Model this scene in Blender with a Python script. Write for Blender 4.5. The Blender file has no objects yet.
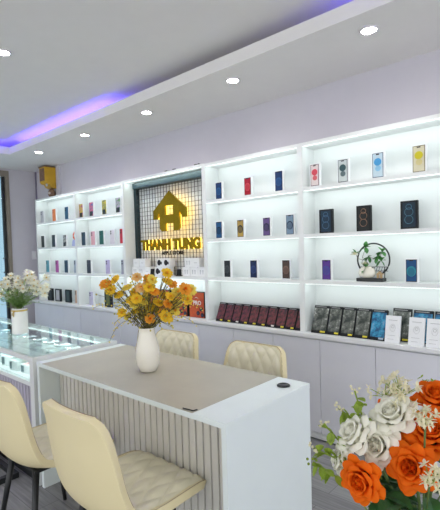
import bpy, bmesh, math, random
from mathutils import Vector, Matrix
random.seed(7)
PI = math.pi
S = bpy.context.scene
COL = S.collection

# ------------------------------------------------------------------ materials
def mat(name, col, rough=.5, metal=0., var=.04, scale=8., bump=0., bscale=60., emit=None, estr=0., spec=.5, sss=0., coat=0.):
    m = bpy.data.materials.new(name); m.use_nodes = True
    nt = m.node_tree; b = nt.nodes['Principled BSDF']
    b.inputs['Roughness'].default_value = rough; b.inputs['Metallic'].default_value = metal
    b.inputs['Specular IOR Level'].default_value = spec
    if coat: b.inputs['Coat Weight'].default_value = coat; b.inputs['Coat Roughness'].default_value = .08
    tc = nt.nodes.new('ShaderNodeTexCoord')
    n = nt.nodes.new('ShaderNodeTexNoise'); n.inputs['Scale'].default_value = scale; n.inputs['Detail'].default_value = 3
    nt.links.new(tc.outputs['Object'], n.inputs['Vector'])
    r = nt.nodes.new('ShaderNodeValToRGB')
    r.color_ramp.elements[0].position = .3; r.color_ramp.elements[1].position = .7
    r.color_ramp.elements[0].color = (*[max(0, c*(1-var)) for c in col], 1)
    r.color_ramp.elements[1].color = (*[min(1, c*(1+var)) for c in col], 1)
    nt.links.new(n.outputs['Fac'], r.inputs['Fac']); nt.links.new(r.outputs['Color'], b.inputs['Base Color'])
    if bump:
        n2 = nt.nodes.new('ShaderNodeTexNoise'); n2.inputs['Scale'].default_value = bscale
        nt.links.new(tc.outputs['Object'], n2.inputs['Vector'])
        bp = nt.nodes.new('ShaderNodeBump'); bp.inputs['Strength'].default_value = bump; bp.inputs['Distance'].default_value = .002
        nt.links.new(n2.outputs['Fac'], bp.inputs['Height']); nt.links.new(bp.outputs['Normal'], b.inputs['Normal'])
    if emit:
        b.inputs['Emission Color'].default_value = (*emit, 1); b.inputs['Emission Strength'].default_value = estr
    if sss:
        b.inputs['Subsurface Weight'].default_value = sss; b.inputs['Subsurface Scale'].default_value = .01
    return m

def glass_mat(name, tint=(.93, .98, .97), ior=1.5):
    m = bpy.data.materials.new(name); m.use_nodes = True; nt = m.node_tree
    nt.nodes.clear(); out = nt.nodes.new('ShaderNodeOutputMaterial')
    t = nt.nodes.new('ShaderNodeBsdfTransparent'); t.inputs['Color'].default_value = (*tint, 1)
    g = nt.nodes.new('ShaderNodeBsdfGlossy'); g.inputs['Roughness'].default_value = .02
    f = nt.nodes.new('ShaderNodeFresnel'); f.inputs['IOR'].default_value = ior
    mx = nt.nodes.new('ShaderNodeMixShader')
    # same reflectance on both faces of a pane
    ge = nt.nodes.new('ShaderNodeNewGeometry'); mr = nt.nodes.new('ShaderNodeMapRange')
    mr.inputs['To Min'].default_value = ior; mr.inputs['To Max'].default_value = 1/ior
    nt.links.new(ge.outputs['Backfacing'], mr.inputs['Value']); nt.links.new(mr.outputs[0], f.inputs['IOR'])
    nt.links.new(f.outputs[0], mx.inputs[0]); nt.links.new(t.outputs[0], mx.inputs[1]); nt.links.new(g.outputs[0], mx.inputs[2])
    nt.links.new(mx.outputs[0], out.inputs[0]); return m

def floor_mat():
    m = bpy.data.materials.new('grey_plank_floor'); m.use_nodes = True; nt = m.node_tree; b = nt.nodes['Principled BSDF']
    tc = nt.nodes.new('ShaderNodeTexCoord')
    br = nt.nodes.new('ShaderNodeTexBrick'); br.inputs['Scale'].default_value = 1
    br.inputs['Brick Width'].default_value = 1.2; br.inputs['Row Height'].default_value = .15; br.inputs['Mortar Size'].default_value = .0015
    br.inputs['Color1'].default_value = (.345, .345, .35, 1); br.inputs['Color2'].default_value = (.28, .28, .285, 1); br.inputs['Mortar'].default_value = (.14, .13, .14, 1)
    nt.links.new(tc.outputs['Object'], br.inputs['Vector'])
    mp = nt.nodes.new('ShaderNodeMapping'); mp.inputs['Scale'].default_value = (1.5, 22, 1)
    n = nt.nodes.new('ShaderNodeTexNoise'); n.inputs['Scale'].default_value = 2.2; n.inputs['Detail'].default_value = 6
    nt.links.new(tc.outputs['Object'], mp.inputs[0]); nt.links.new(mp.outputs[0], n.inputs['Vector'])
    r = nt.nodes.new('ShaderNodeValToRGB'); r.color_ramp.elements[0].position = .3; r.color_ramp.elements[1].position = .72
    r.color_ramp.elements[0].color = (.62, .62, .62, 1); r.color_ramp.elements[1].color = (1.1, 1.1, 1.1, 1)
    nt.links.new(n.outputs['Fac'], r.inputs[0])
    mx = nt.nodes.new('ShaderNodeMix'); mx.data_type = 'RGBA'; mx.blend_type = 'MULTIPLY'; mx.inputs[0].default_value = 1
    nt.links.new(br.outputs['Color'], mx.inputs[6]); nt.links.new(r.outputs[0], mx.inputs[7])
    nt.links.new(mx.outputs[2], b.inputs['Base Color']); b.inputs['Roughness'].default_value = .42
    return m

def print_mat(name, cols, scale=18., rough=.35):
    """printed picture: blotches of several ink colours"""
    m = bpy.data.materials.new(name); m.use_nodes = True; nt = m.node_tree; b = nt.nodes['Principled BSDF']
    tc = nt.nodes.new('ShaderNodeTexCoord'); n = nt.nodes.new('ShaderNodeTexNoise')
    n.inputs['Scale'].default_value = scale; n.inputs['Detail'].default_value = 7; n.inputs['Roughness'].default_value = .68; n.inputs['Distortion'].default_value = .15
    nt.links.new(tc.outputs['Object'], n.inputs['Vector'])
    r = nt.nodes.new('ShaderNodeValToRGB'); e = r.color_ramp.elements
    e[0].position = .32; e[0].color = (*cols[0], 1); e[1].position = .68; e[1].color = (*cols[-1], 1)
    for i, c in enumerate(cols[1:-1]):
        q = e.new(.32+.36*(i+1)/(len(cols)-1)); q.color = (*c, 1)
    nt.links.new(n.outputs['Fac'], r.inputs[0]); nt.links.new(r.outputs[0], b.inputs['Base Color'])
    b.inputs['Roughness'].default_value = rough; return m

M = {}
M['wall'] = mat('lavender_white_paint', (.60, .58, .64), .75, bump=.1, var=.01)
M['ceil'] = mat('ceiling_paint', (.83, .81, .80), .8, bump=.08, var=.01)
M['lam'] = mat('white_laminate', (.80, .82, .82), .38, var=.01)
M['lamface'] = mat('white_cabinet_laminate', (.78, .78, .84), .42, var=.01)
M['top'] = mat('white_worktop', (.80, .80, .82), .3, var=.01)
M['panel'] = mat('white_desk_laminate', (.80, .87, .87), .35, var=.01)
M['greige'] = mat('greige_desk_top', (.455, .425, .35), .36, var=.06, scale=5)
M['slat'] = mat('cream_slat', (.72, .70, .65), .45, var=.03)
M['groove'] = mat('taupe_groove', (.56, .53, .50), .6)
M['lavslat'] = mat('lavender_slat', (.50, .47, .56), .45)
M['lavgroove'] = mat('lavender_groove', (.22, .2, .27), .6)
M['black'] = mat('black_metal', (.012, .014, .016), .38, var=.2)
M['blackmat'] = mat('black_print', (.012, .014, .016), .55, var=.2, spec=.25)
M['teal'] = mat('dark_teal_paint', (.006, .028, .036), .45)
M['cream'] = mat('cream_leatherette', (.80, .70, .43), .48, bump=.25, bscale=220, var=.02, scale=4)
M['creampad'] = mat('cream_quilted_leatherette', (.85, .795, .60), .45, bump=.2, bscale=220, var=.02)
M['seam'] = mat('brown_seam', (.30, .20, .12), .6)
M['ceramic'] = mat('ivory_ceramic', (.86, .82, .72), .25, var=.02, coat=.4)
M['wceramic'] = mat('white_ceramic', (.85, .83, .81), .3, var=.02, bump=.3, bscale=40)
M['gold'] = mat('gold_metal', (.46, .33, .02), .26, .95, var=.12, scale=12)
M['golddark'] = mat('gold_side', (.35, .24, .02), .35, .8)
M['led'] = mat('led_cover', (.9, .9, .9), .4, emit=(.88, 1, .97), estr=1.6)
M['backlight'] = mat('warm_backlight', (.9, .7, .2), .4, emit=(1, .62, .08), estr=3.2)
M['lamp'] = mat('lamp_disc', (1, 1, 1), .4, emit=(1, .98, .94), estr=14)
M['blueled'] = mat('blue_led_strip', (.1, .1, .9), .4, emit=(.10, .07, 1), estr=14)
M['glass'] = glass_mat('clear_glass')
M['glass_door'] = glass_mat('door_glass', (.5, .62, .68))
M['floor'] = floor_mat()
M['carton'] = mat('white_carton', (.84, .85, .87), .5, var=.02)
M['chrome'] = mat('brushed_steel', (.6, .6, .6), .3, 1.)
M['leaf'] = mat('dark_green_leaf', (.03, .12, .025), .45, var=.35, scale=30)
M['lime'] = mat('lime_leaf', (.30, .42, .05), .5, var=.25, scale=40)
M['fern'] = mat('soft_green_leaf', (.22, .36, .10), .6, var=.3, scale=40)
M['stem'] = mat('green_stem', (.10, .16, .04), .6)
M['twig'] = mat('brown_green_twig', (.12, .10, .03), .7)
M['orange'] = mat('orange_petal', (.92, .17, .006), .6, var=.12, scale=30, sss=.1, spec=.15)
M['whitep'] = mat('white_petal', (.97, .96, .86), .6, var=.02, scale=30, spec=.2)
M['creamp'] = mat('cream_petal', (.86, .82, .60), .6, var=.05, scale=40)
M['yellow'] = mat('yellow_petal', (.93, .62, .03), .55, var=.12, scale=40)
M['lemon'] = mat('lemon_petal', (.92, .75, .12), .55, var=.1, scale=40)
M['amber'] = mat('amber_petal', (.93, .40, .03), .55, var=.15, scale=40)
M['peach'] = mat('peach_petal', (.88, .58, .22), .55, var=.1, scale=40)
def translucent(m, k=.35):
    nt = m.node_tree; b = nt.nodes['Principled BSDF']; out = nt.nodes['Material Output']
    tr = nt.nodes.new('ShaderNodeBsdfTranslucent'); mx = nt.nodes.new('ShaderNodeMixShader'); mx.inputs[0].default_value = k
    nt.links.new(b.inputs['Base Color'].links[0].from_socket, tr.inputs['Color'])
    nt.links.new(b.outputs[0], mx.inputs[1]); nt.links.new(tr.outputs[0], mx.inputs[2]); nt.links.new(mx.outputs[0], out.inputs['Surface'])
for k_ in ('whitep', 'creamp', 'yellow', 'lemon', 'amber', 'peach', 'orange', 'lime', 'fern'): translucent(M[k_])
M['pollen'] = mat('yellow_centre', (.75, .5, .04), .7, var=.2, scale=80)
M['yellowbox'] = mat('yellow_lacquer', (.62, .36, .02), .4, var=.1)
M['brown'] = mat('brown_wood', (.20, .11, .07), .5, var=.2, scale=20)
M['taupe'] = mat('taupe_aluminium', (.25, .215, .18), .45)
M['whitepl'] = mat('white_plastic', (.78, .76, .8), .4)
_c = {}
def C(rgb, rough=.35):
    k = (rgb, rough)
    if k not in _c: _c[k] = mat('ink_%02d' % (len(_c)+1), rgb, rough, var=.05, scale=20, spec=.3)
    return _c[k]

# ------------------------------------------------------------------ mesh helpers
class MB:
    def __init__(s): s.b = bmesh.new()
    def box(s, x0, x1, y0, y1, z0, z1, bev=0., seg=2):
        n = bmesh.ops.create_cube(s.b, size=1)
        bmesh.ops.scale(s.b, vec=(x1-x0, y1-y0, z1-z0), verts=n['verts'])
        bmesh.ops.translate(s.b, vec=((x0+x1)/2, (y0+y1)/2, (z0+z1)/2), verts=n['verts'])
        if bev:
            es = list({e for v in n['verts'] for e in v.link_edges})
            bmesh.ops.bevel(s.b, geom=es, offset=bev, segments=seg, profile=.5, affect='EDGES')
        return s
    def prism(s, pts, a, b, axis='y'):
        """extrude a 2D outline (list of pairs) from a to b along axis"""
        def mk(p, q, t):
            return {'y': (p, t, q), 'x': (t, p, q), 'z': (p, q, t)}[axis]
        A = [s.b.verts.new(mk(p, q, a)) for p, q in pts]; B = [s.b.verts.new(mk(p, q, b)) for p, q in pts]
        s.b.faces.new(A); s.b.faces.new(B[::-1])
        for i in range(len(pts)):
            j = (i+1) % len(pts); s.b.faces.new((A[i], B[i], B[j], A[j]))
        return s
    def tube(s, pts, r, seg=6, closed=False):
        pts = [Vector(p) for p in pts]; n = len(pts); rings = []
        rr = r if isinstance(r, (list, tuple)) else [r]*n
        for i, p in enumerate(pts):
            a = pts[i-1] if (i > 0 or closed) else p; b = pts[(i+1) % n] if (i < n-1 or closed) else p
            d = (b-a).normalized() if (b-a).length > 1e-9 else Vector((0, 0, 1))
            up = Vector((0, 0, 1)) if abs(d.z) < .9 else Vector((1, 0, 0))
            u = d.cross(up).normalized(); v = u.cross(d).normalized()
            rings.append([s.b.verts.new(p+rr[i]*(math.cos(2*PI*k/seg)*u+math.sin(2*PI*k/seg)*v)) for k in range(seg)])
        for i in range(n if closed else n-1):
            A, B = rings[i], rings[(i+1) % n]
            for k in range(seg): s.b.faces.new((A[k], A[(k+1) % seg], B[(k+1) % seg], B[k]))
        if not closed: s.b.faces.new(rings[0][::-1]); s.b.faces.new(rings[-1])
        return s
    def lathe(s, prof, seg=32, c=(0, 0, 0), sx=1., sy=1.):
        rings = []
        for r, z in prof:
            rings.append([s.b.verts.new((c[0]+sx*r*math.cos(2*PI*k/seg), c[1]+sy*r*math.sin(2*PI*k/seg), c[2]+z)) for k in range(seg)])
        for A, B in zip(rings, rings[1:]):
            for k in range(seg): s.b.faces.new((A[k], A[(k+1) % seg], B[(k+1) % seg], B[k]))
        if prof[0][0] > 1e-4: s.b.faces.new(rings[0][::-1])
        if prof[-1][0] > 1e-4: s.b.faces.new(rings[-1])
        return s
    def ball(s, c, r, sc=(1, 1, 1), sub=2):
        n = bmesh.ops.create_icosphere(s.b, subdivisions=sub, radius=r)
        bmesh.ops.scale(s.b, vec=sc, verts=n['verts']); bmesh.ops.translate(s.b, vec=c, verts=n['verts']); return s
    def grid(s, fn, nu, nv, wrap=False):
        V = [[s.b.verts.new(fn(i/(nu-1), j/(nv-1))) for j in range(nv)] for i in range(nu)]
        for i in range(nu-1):
            for j in range(nv-1): s.b.faces.new((V[i][j], V[i+1][j], V[i+1][j+1], V[i][j+1]))
        return s
    def build(s, name, m, parent=None, smooth=False, loc=None, rot=None):
        bmesh.ops.recalc_face_normals(s.b, faces=s.b.faces)
        me = bpy.data.meshes.new(name); s.b.to_mesh(me); s.b.free()
        if smooth:
            for p in me.polygons: p.use_smooth = True
        me.materials.append(m)
        o = bpy.data.objects.new(name, me); COL.objects.link(o)
        if parent: o.parent = parent
        if loc: o.location = loc
        if rot: o.rotation_euler = rot
        return o

def empty(name, loc, label, cat, group=None, rot=(0, 0, 0)):
    o = bpy.data.objects.new(name, None); COL.objects.link(o); o.empty_display_size = .05
    o.location = loc; o.rotation_euler = rot; return tag(o, label, cat, group)
def tag(o, label=None, cat=None, group=None):
    if label: o['label'] = label
    if cat: o['category'] = cat
    if group: o['group'] = group
    return o
def struct(o): o['kind'] = 'structure'; return o
def bx(name, x0, x1, y0, y1, z0, z1, m, parent=None, bev=0., loc=None):
    return MB().box(x0, x1, y0, y1, z0, z1, bev).build(name, m, parent, loc=loc)
def kids(o): return [c for c in bpy.data.objects if c.parent == o]
def copy_tree(o, parent=None):
    c = o.copy(); COL.objects.link(c)
    if parent: c.parent = parent
    for k in kids(o): copy_tree(k, c)
    return c
def text_mesh(name, txt, size, m, parent, loc, depth=.004, rot=(PI/2, 0, 0), xs=1., bold=0.):
    cu = bpy.data.curves.new(name, 'FONT'); cu.body = txt; cu.size = size; cu.extrude = depth; cu.offset = bold
    cu.align_x = 'CENTER'; cu.align_y = 'BOTTOM_BASELINE'
    tmp = bpy.data.objects.new('tmp', cu); COL.objects.link(tmp)
    bpy.context.view_layer.update()
    me = bpy.data.meshes.new_from_object(tmp.evaluated_get(bpy.context.evaluated_depsgraph_get()))
    bpy.data.objects.remove(tmp); bpy.data.curves.remove(cu)
    me.materials.clear(); me.materials.append(m)
    me.transform(Matrix.Diagonal((xs, 1, 1, 1)))
    o = bpy.data.objects.new(name, me); COL.objects.link(o); o.parent = parent
    o.location = loc; o.rotation_euler = rot; return o
def area(name, loc, sx, sy, power, col, rot=(0, 0, 0), parent=None):
    l = bpy.data.lights.new(name, 'AREA'); l.shape = 'RECTANGLE'; l.size = sx; l.size_y = sy; l.energy = power; l.color = col
    o = bpy.data.objects.new(name, l); COL.objects.link(o); o.location = loc; o.rotation_euler = rot
    if parent: o.parent = parent
    return o

# ------------------------------------------------------------------ room shell
DLA, DLB = (-3.086, 1.282), (-2.1, 1.30)
XL, XR, YB, YF = -6.36, 2.6, 3.04, -3.2
ZS, ZC = 2.69, 2.85
struct(bx('floor', XL-.1, XR+.1, YF, YB+.1, -.05, 0, M['floor']))
struct(bx('wall_back', XL-.1, XR+.1, YB, YB+.1, 0, 3.0, M['wall']))
# left wall with a glazed door opening from y=1.35 to y=2.634
w = MB(); w.box(XL-.1, XL, 2.634, YB, 0, 3.0); w.box(XL-.1, XL, YF, 1.25, 0, 3.0); w.box(XL-.1, XL, 1.25, 2.634, 2.66, 3.0)
struct(w.build('wall_left', M['wall']))
LX, LY = -5.434, 2.277
c = MB(); c.box(XL, XR, LY, YB, ZS, ZS+.02); c.box(XL, LX, YF, LY, ZS, ZS+.02)
c.box(XL, XR, LY+.28, LY+.30, ZS+.02, ZC); c.box(LX-.30, LX-.28, YF, LY+.28, ZS+.02, ZC)
c.box(LX-.30, XR, YF, LY+.30, ZC, ZC+.04)
struct(c.build('ceiling', M['ceil']))
l = MB(); l.box(LX-.02, XR, LY, LY+.02, ZS+.02, ZS+.085); l.box(LX-.02, LX, YF, LY, ZS+.02, ZS+.085)
struct(l.build('trim_1', M['ceil']))
# cove LED strips (the run in the middle is dark)
for i, (a, b) in enumerate([(-5.3, -3.35), (-.95, XR-.1)]):
    o = bx('led_strip', a, b, LY+.075, LY+.087, ZS+.021, ZS+.027, M['blueled'])
    tag(o, ['glowing blue light strip in the ceiling cove towards the door', 'blue light strip in the ceiling cove at the upper right'][i], 'light')
    area('cove_light', ((a+b)/2, LY+.081, ZS+.034), b-a, .01, 3.2*(b-a), (.10, .06, 1), (PI, 0, 0), None)
o = bx('led_strip', LX-.087, LX-.075, YF+.2, LY-.05, ZS+.021, ZS+.027, M['blueled'])
tag(o, 'blue light strip in the cove above the left side of the room', 'light')
area('cove_light', (LX-.081, (YF+LY)/2, ZS+.034), .01, LY-YF-.3, 16, (.10, .06, 1), (PI, 0, 0))

# door in the left wall
d = MB(); d.box(XL-.08, XL+.02, 2.585, 2.634, 0, 2.66); d.box(XL-.08, XL+.02, 1.25, 1.31, 0, 2.66); d.box(XL-.08, XL+.02, 1.31, 2.585, 2.58, 2.66)
door = struct(d.build('door_1', M['taupe']))
bx('door_leaf_frame', XL-.05, XL-.01, 2.545, 2.58, 0, 2.575, M['black'], door)
bx('door_pane', XL-.035, XL-.025, 1.33, 2.545, .08, 2.575, M['glass_door'], door)
h = MB(); h.tube([(XL+.0, 2.52, 1.22), (XL+.05, 2.52, 1.22), (XL+.05, 2.52, 1.42), (XL, 2.52, 1.42)], .012, 8); h.build('door_handle', M['black'], door)
# light switch
sw = empty('light_switch', (XL, 2.957, 1.45), 'white light switch plate on the wall left of the shelves', 'switch')
bx('plate', 0, .01, -.035, .035, -.06, .06, M['whitepl'], sw, .003)
bx('rocker', .01, .015, -.018, .018, -.035, .035, M['carton'], sw, .002)
# conduit in the corner
cd = MB(); cd.tube([(XL+.012, YB-.012, 0), (XL+.012, YB-.012, 2.69)], .011, 8)
tag(cd.build('cable_conduit', M['lavgroove']), 'dark cable running down the corner left of the shelves', 'cable')

# downlights
def downlight(x, y, z, label, r=.042, p=14, grp=None):
    t = empty('ceiling_light', (x, y, z), label, 'ceiling light', grp)
    MB().lathe([(r+.012, 0), (r+.012, -.006), (r, -.008), (r, 0)], 32).build('trim_ring', M['whitepl'], t, True)
    MB().lathe([(.0001, -.004), (r, -.004)], 32).build('lens', M['lamp'], t)
    l = bpy.data.lights.new('lamp', 'SPOT'); l.energy = p; l.spot_size = 2.5; l.spot_blend = 1; l.shadow_soft_size = .06; l.color = (1, .97, .93)
    o = bpy.data.objects.new('lamp', l); COL.objects.link(o); o.parent = t; o.location = (0, 0, -.03)
    return t
for x, lb in [(-1.012, 'round recessed ceiling light nearest the upper right corner'), (-2.03, 'round recessed ceiling light above the right shelves, second from the right'),
              (-3.028, 'round recessed ceiling light above the gold sign'), (-4.045, 'round recessed ceiling light second from the left end of the row'),
              (-5.076, 'round recessed ceiling light at the left end of the row, by the yellow box')]:
    downlight(x, 2.473, ZS, lb, grp='recessed lights along the shelf wall')
downlight(DLA[0], DLA[1], ZC, 'round recessed light in the raised ceiling at the left picture edge', p=9)
downlight(DLB[0], DLB[1], ZC, 'round recessed light in the raised ceiling cut by the top picture edge', p=9)

# ------------------------------------------------------------------ base cabinets
P0, PW = -2.81, .4165
cab_names = ['base cabinet under the %s' % s for s in
 ['left end of the shelves', 'two black phone boxes at left', 'left shelves beside the phone row', 'join of the two left shelf units', 'second left shelf unit',
  'right half of the second left unit', 'left edge of the sign niche', 'orange box row', 'right edge of the sign niche', 'left red and black boxes',
  'right red and black boxes', 'four black and white boxes', 'first white boxes', 'boxes at the right picture edge', 'right end of the shelf wall']]
k = 0; x = P0-8*PW
while x < -.36 and k < 15:
    x1 = x+PW
    t = empty('base_cabinet', ((x+x1)/2, 2.83, 0), 'white handleless ' + cab_names[k], 'cabinet', 'white base cabinets along the back wall')
    hw = PW/2
    bx('body', -hw+.0005, hw-.0005, .02, .2, .06, .78, M['lam'], t)
    bx('door', -hw+.0018, hw-.0018, -.0, .0185, .065, .765, M['lamface'], t, .0012)
    bx('plinth', -hw+.0005, hw-.0005, .012, .03, .012, .058, M['lam'], t)
    bx('floor_shadow_strip', -hw+.0005, hw-.0005, .03, .05, 0, .03, M['black'], t)  # black strip stands in for the thin shadow line under the plinth
    x = x1; k += 1
XE = x
tag(bx('worktop', -6.15, XE, 2.80, 3.035, .782, .81, M['top'], None, .002), 'long white worktop ledge running under all the wall shelves', 'worktop')

# ------------------------------------------------------------------ wall shelving
YS = 2.85
LV = [1.204, 1.553, 1.903]      # top faces of the boards
BT = .026
def shelving(x0, x1, label, levels=LV, mid=False, post0=.022, post1=.022, zt=2.235):
    t = empty('shelf_unit', ((x0+x1)/2, YS, .811), label, 'shelf unit', None if mid else 'white lit shelf units')
    T = Vector(((x0+x1)/2, YS, .811))
    def b(n, a0, a1, b0, b1, c0, c1, m, par=t): 
        p = T if par is t else T
        return bx(n, a0-T.x, a1-T.x, b0-T.y, b1-T.y, c0-T.z, c1-T.z, m, par)
    b('side_panel', x0, x0+post0, YS, YB-.002, .811, zt-BT, M['lam']); b('side_panel', x1-post1, x1, YS, YB-.002, .811, zt-BT, M['lam'])
    b('back_panel', x0+post0, x1-post1, YB-.012, YB-.002, .811, zt-BT, M['lam'])
    b('top_board', x0, x1, YS, YB-.002, zt-BT, zt, M['lam'])
    for z in ([levels[0]] if mid else levels):
        b('shelf', x0+post0, x1-post1, YS+.001, YB-.012, z-BT, z, M['lam'])
    for z in ([zt, levels[0]] if mid else levels+[zt]):
        b('light_strip', x0+post0+.005, x1-post1-.005, YS+.006, YS+.010, z-BT-.0025, z-BT-.0004, M['led'])
        xa = area('strip_light', (0, YS+.020-T.y, z-BT-.008-T.z), x1-x0-.08, .010 , LP*(1.8 if mid else 1)*(x1-x0), (.84, 1, .965), (math.radians(52), 0, 0), t)
    return t
LP = .44
shelving(-6.03, -4.97, 'white lit shelf unit at the far left end of the wall')
shelving(-4.97, -3.955, 'white lit shelf unit just left of the gold sign')
shelving(-3.955, -2.717, 'white niche unit holding the grid and the gold shop sign', mid=True, post0=.022, post1=.022, zt=2.24)
shelving(-2.717, -1.713, 'white lit shelf unit just right of the gold sign')
shelving(-1.713, -.33, 'white lit shelf unit at the right picture edge with the ring ornament')

# sign niche: teal frame, wire grid, gold sign
fr = empty('sign_frame', (-3.336, 3.0, 1.187), 'dark teal frame around the wire grid behind the gold sign', 'frame')
def fb(n, a, b, c0, c1, z0, z1, m, par): return bx(n, a+3.336, b+3.336, c0-3.0, c1-3.0, z0-1.187, z1-1.187, m, par)
g = MB()
g.box(-3.932+3.336, -3.88+3.336, -.012, .025, 0.0, 2.205-1.187); g.box(-3.875+3.336, -2.74+3.336, -.07, .02, 2.145-1.187, 2.205-1.187)
g.build('frame_bars', M['teal'], fr)
w = MB()
for i in range(25): xx = -3.865+i*.0455+3.336; w.box(xx-.0016, xx+.0016, -.028, -.0236, .002, .957)
for j in range(21): zz = .02+j*.0455; w.box(-3.874+3.336, -2.742+3.336, -.0236, -.0192, zz-.0016, zz+.0016)
w.build('wire_grid', M['black'], fr)

sg = empty('shop_sign', (-3.27, 2.95, 1.42), 'gold house-shaped logo and letters of the shop sign with warm backlight', 'sign')
LZ = 1.66-1.42
def logo(y0, y1, inset, name, m):
    s = 1-inset
    b = MB()
    def pz(pts): b.prism([(px*s, LZ+.2+(pz_-.2)*s) for px, pz_ in pts], y0, y1)
    pz([(0, .40), (-.245, .215), (-.245, .125), (-.19, .125), (-.15, .2), (-.06, .255), (0, .255)])
    pz([(0, .40), (0, .255), (.06, .255), (.15, .2), (.19, .125), (.245, .125), (.245, .215)])
    for q in (1, -1):
        pz([(q*.15, .2), (q*.06, .255), (q*.06, 0), (q*.12, 0), (q*.15, .025)])
    pz([(-.06, .165), (.06, .165), (.06, .075), (-.06, .075)])
    return b.build(name, m, sg)
logo(-.035, -.015, 0, 'logo', M['gold'])
logo(-.012, -.006, .03, 'logo_backlight', M['backlight'])
text_mesh('letters', 'THANH TUNG', .145, M['gold'], sg, (-.025, -.026, 1.476-1.42), .008, xs=.93, bold=.007)
text_mesh('letters_backlight', 'THANH TUNG', .145, M['backlight'], sg, (-.025, -.008, 1.476-1.42), .002, xs=.93, bold=.006)
text_mesh('small_letters', 'APPLE STORE', .05, M['blackmat'], sg, (.025, -.026, 1.42-1.42), .003, xs=1.12, bold=.0016)
# small dark clips on top of the niche
for xx, ln, lb in [(-3.2, .15, 'longer dark metal bracket lying on top of the sign niche'), (-2.83, .06, 'short dark metal bracket on top of the niche by its right corner')]:
    b = MB(); b.box(-ln/2, ln/2, -.012, .012, 0, .010, .002); b.box(-ln/2, -ln/2+.03, -.012, .012, .010, .016); b.box(ln/4, ln/2, -.008, .008, .010, .018)
    tag(b.build('bracket', M['black'], None, loc=(xx, 2.89, 2.2405)), lb, 'bracket')

# ------------------------------------------------------------------ boxes on the shelves
W = (.84, .85, .87)
BD = .024
def phone_box(x, z, style, cols, label, w=.086, h=.158, y=2.90, yaw=0., group='phone boxes on the wall shelves'):
    t = empty('phone_box', (x, y+BD/2, z+.0005), label, 'box', group, (0, 0, math.radians(yaw)))
    f = -BD/2
    dark = style in ('dark', 'arcs_dark')
    bx('carton', -w/2, w/2, -BD/2, BD/2, 0, h, M['blackmat'] if dark else M['carton'], t, .0015)
    def slab(n, x0, x1, z0, z1, m, par, k=1, bev=.004):
        return bx(n, x0, x1, f-.0012*k, f-.0012*(k-1)-.0002, z0, z1, m, par)
    def disc(n, cx, cz, r, m, par, k=2, inner=0, sq=1):
        b = MB()
        if inner:
            pts = [(cx+r*math.cos(a*PI/14), cz+r*math.sin(a*PI/14)) for a in range(28)]
            b.tube([(px, f-.0012*k, pz_) for px, pz_ in pts], .0016, 4, True)
        else:
            b.prism([(cx+r*math.cos(a*PI/10), cz+sq*r*math.sin(a*PI/10)) for a in range(20)], f-.0012*k, f-.0012*(k-1))
        return b.build(n, m, par)
    if style == 'back':       # coloured phone back with camera dots
        p = slab('phone_picture', -w/2+.004, w/2-.004, .005, h-.004, C(cols[0]), t)
        disc('camera_print', -w*.24, h*.86, .010, C(cols[1]), p); disc('camera_print', -w*.24, h*.72, .010, C(cols[1]), p)
    elif style == 'dark':
        p = slab('phone_picture', -w*.3, w*.32, .014, h-.014, C(cols[0]), t)
        slab('phone_screen', -w*.18, w*.26, .03, h-.03, C(cols[1]), p, 2)
    elif style == 'fold':
        p = slab('phone_picture', -w/2+.004, w/2-.004, .005, h-.004, print_mat('fold_print', cols, 30), t)
        slab('phone_base', -w*.36, w*.30, .008, h*.36, C((.02, .025, .03)), p, 2)
    elif style == 'arcs':     # phone screen with a round glow on it
        c0 = tuple(.62*q for q in cols[0]); c1 = tuple(.8*q for q in cols[1])
        p = slab('phone_picture', -w/2+.009, w/2-.009, .006, h-.007, C((.012, .014, .02)), t)
        q = slab('wallpaper', -w/2+.013, w/2-.013, .010, h-.011, C(c0), p, 2)
        disc('wallpaper_circle', 0, h*.47, w*.34, C(c1), p, 3, 0, 1.15); disc('wallpaper_circle', 0, h*.45, w*.26, C(tuple(.45*a+.55*b for a, b in zip(c0, c1))), p, 4, 0, 1.2)
        slab('notch', -w*.14, w*.14, h-.017, h-.010, C((.01, .01, .012)), p, 3)
    elif style == 'balls':
        p = slab('phone_picture', -w/2+.010, w/2-.010, .008, h-.008, C(cols[0]), t)
        slab('wallpaper', -w/2+.014, w/2-.014, .012, h-.012, C(cols[1]), p, 2)
        disc('wallpaper_circle', 0, h*.62, w*.27, C(cols[2]), p, 3); disc('wallpaper_circle', .002, h*.38, w*.21, C(cols[3]), p, 3)
        slab('notch', -w*.12, w*.12, h-.021, h-.014, C((.01, .01, .012)), p, 3)
    elif style == 'arcs_dark':
        p = slab('phone_picture', -w*.36, w*.36, .012, h-.012, C(cols[0]), t)
        disc('arc_print', 0, h*.60, w*.24, C(cols[1]), p, 2, 1); disc('arc_print', 0, h*.33, w*.24, C(cols[1]), p, 2, 1)
        disc('arc_print', 0, h*.78, w*.16, C(cols[1]), p, 2, 1)
    return t
Z0, Z1, Z2, Z3 = .81, *LV
BK = (.02, .025, .03); NV = (.02, .06, .13)
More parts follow.
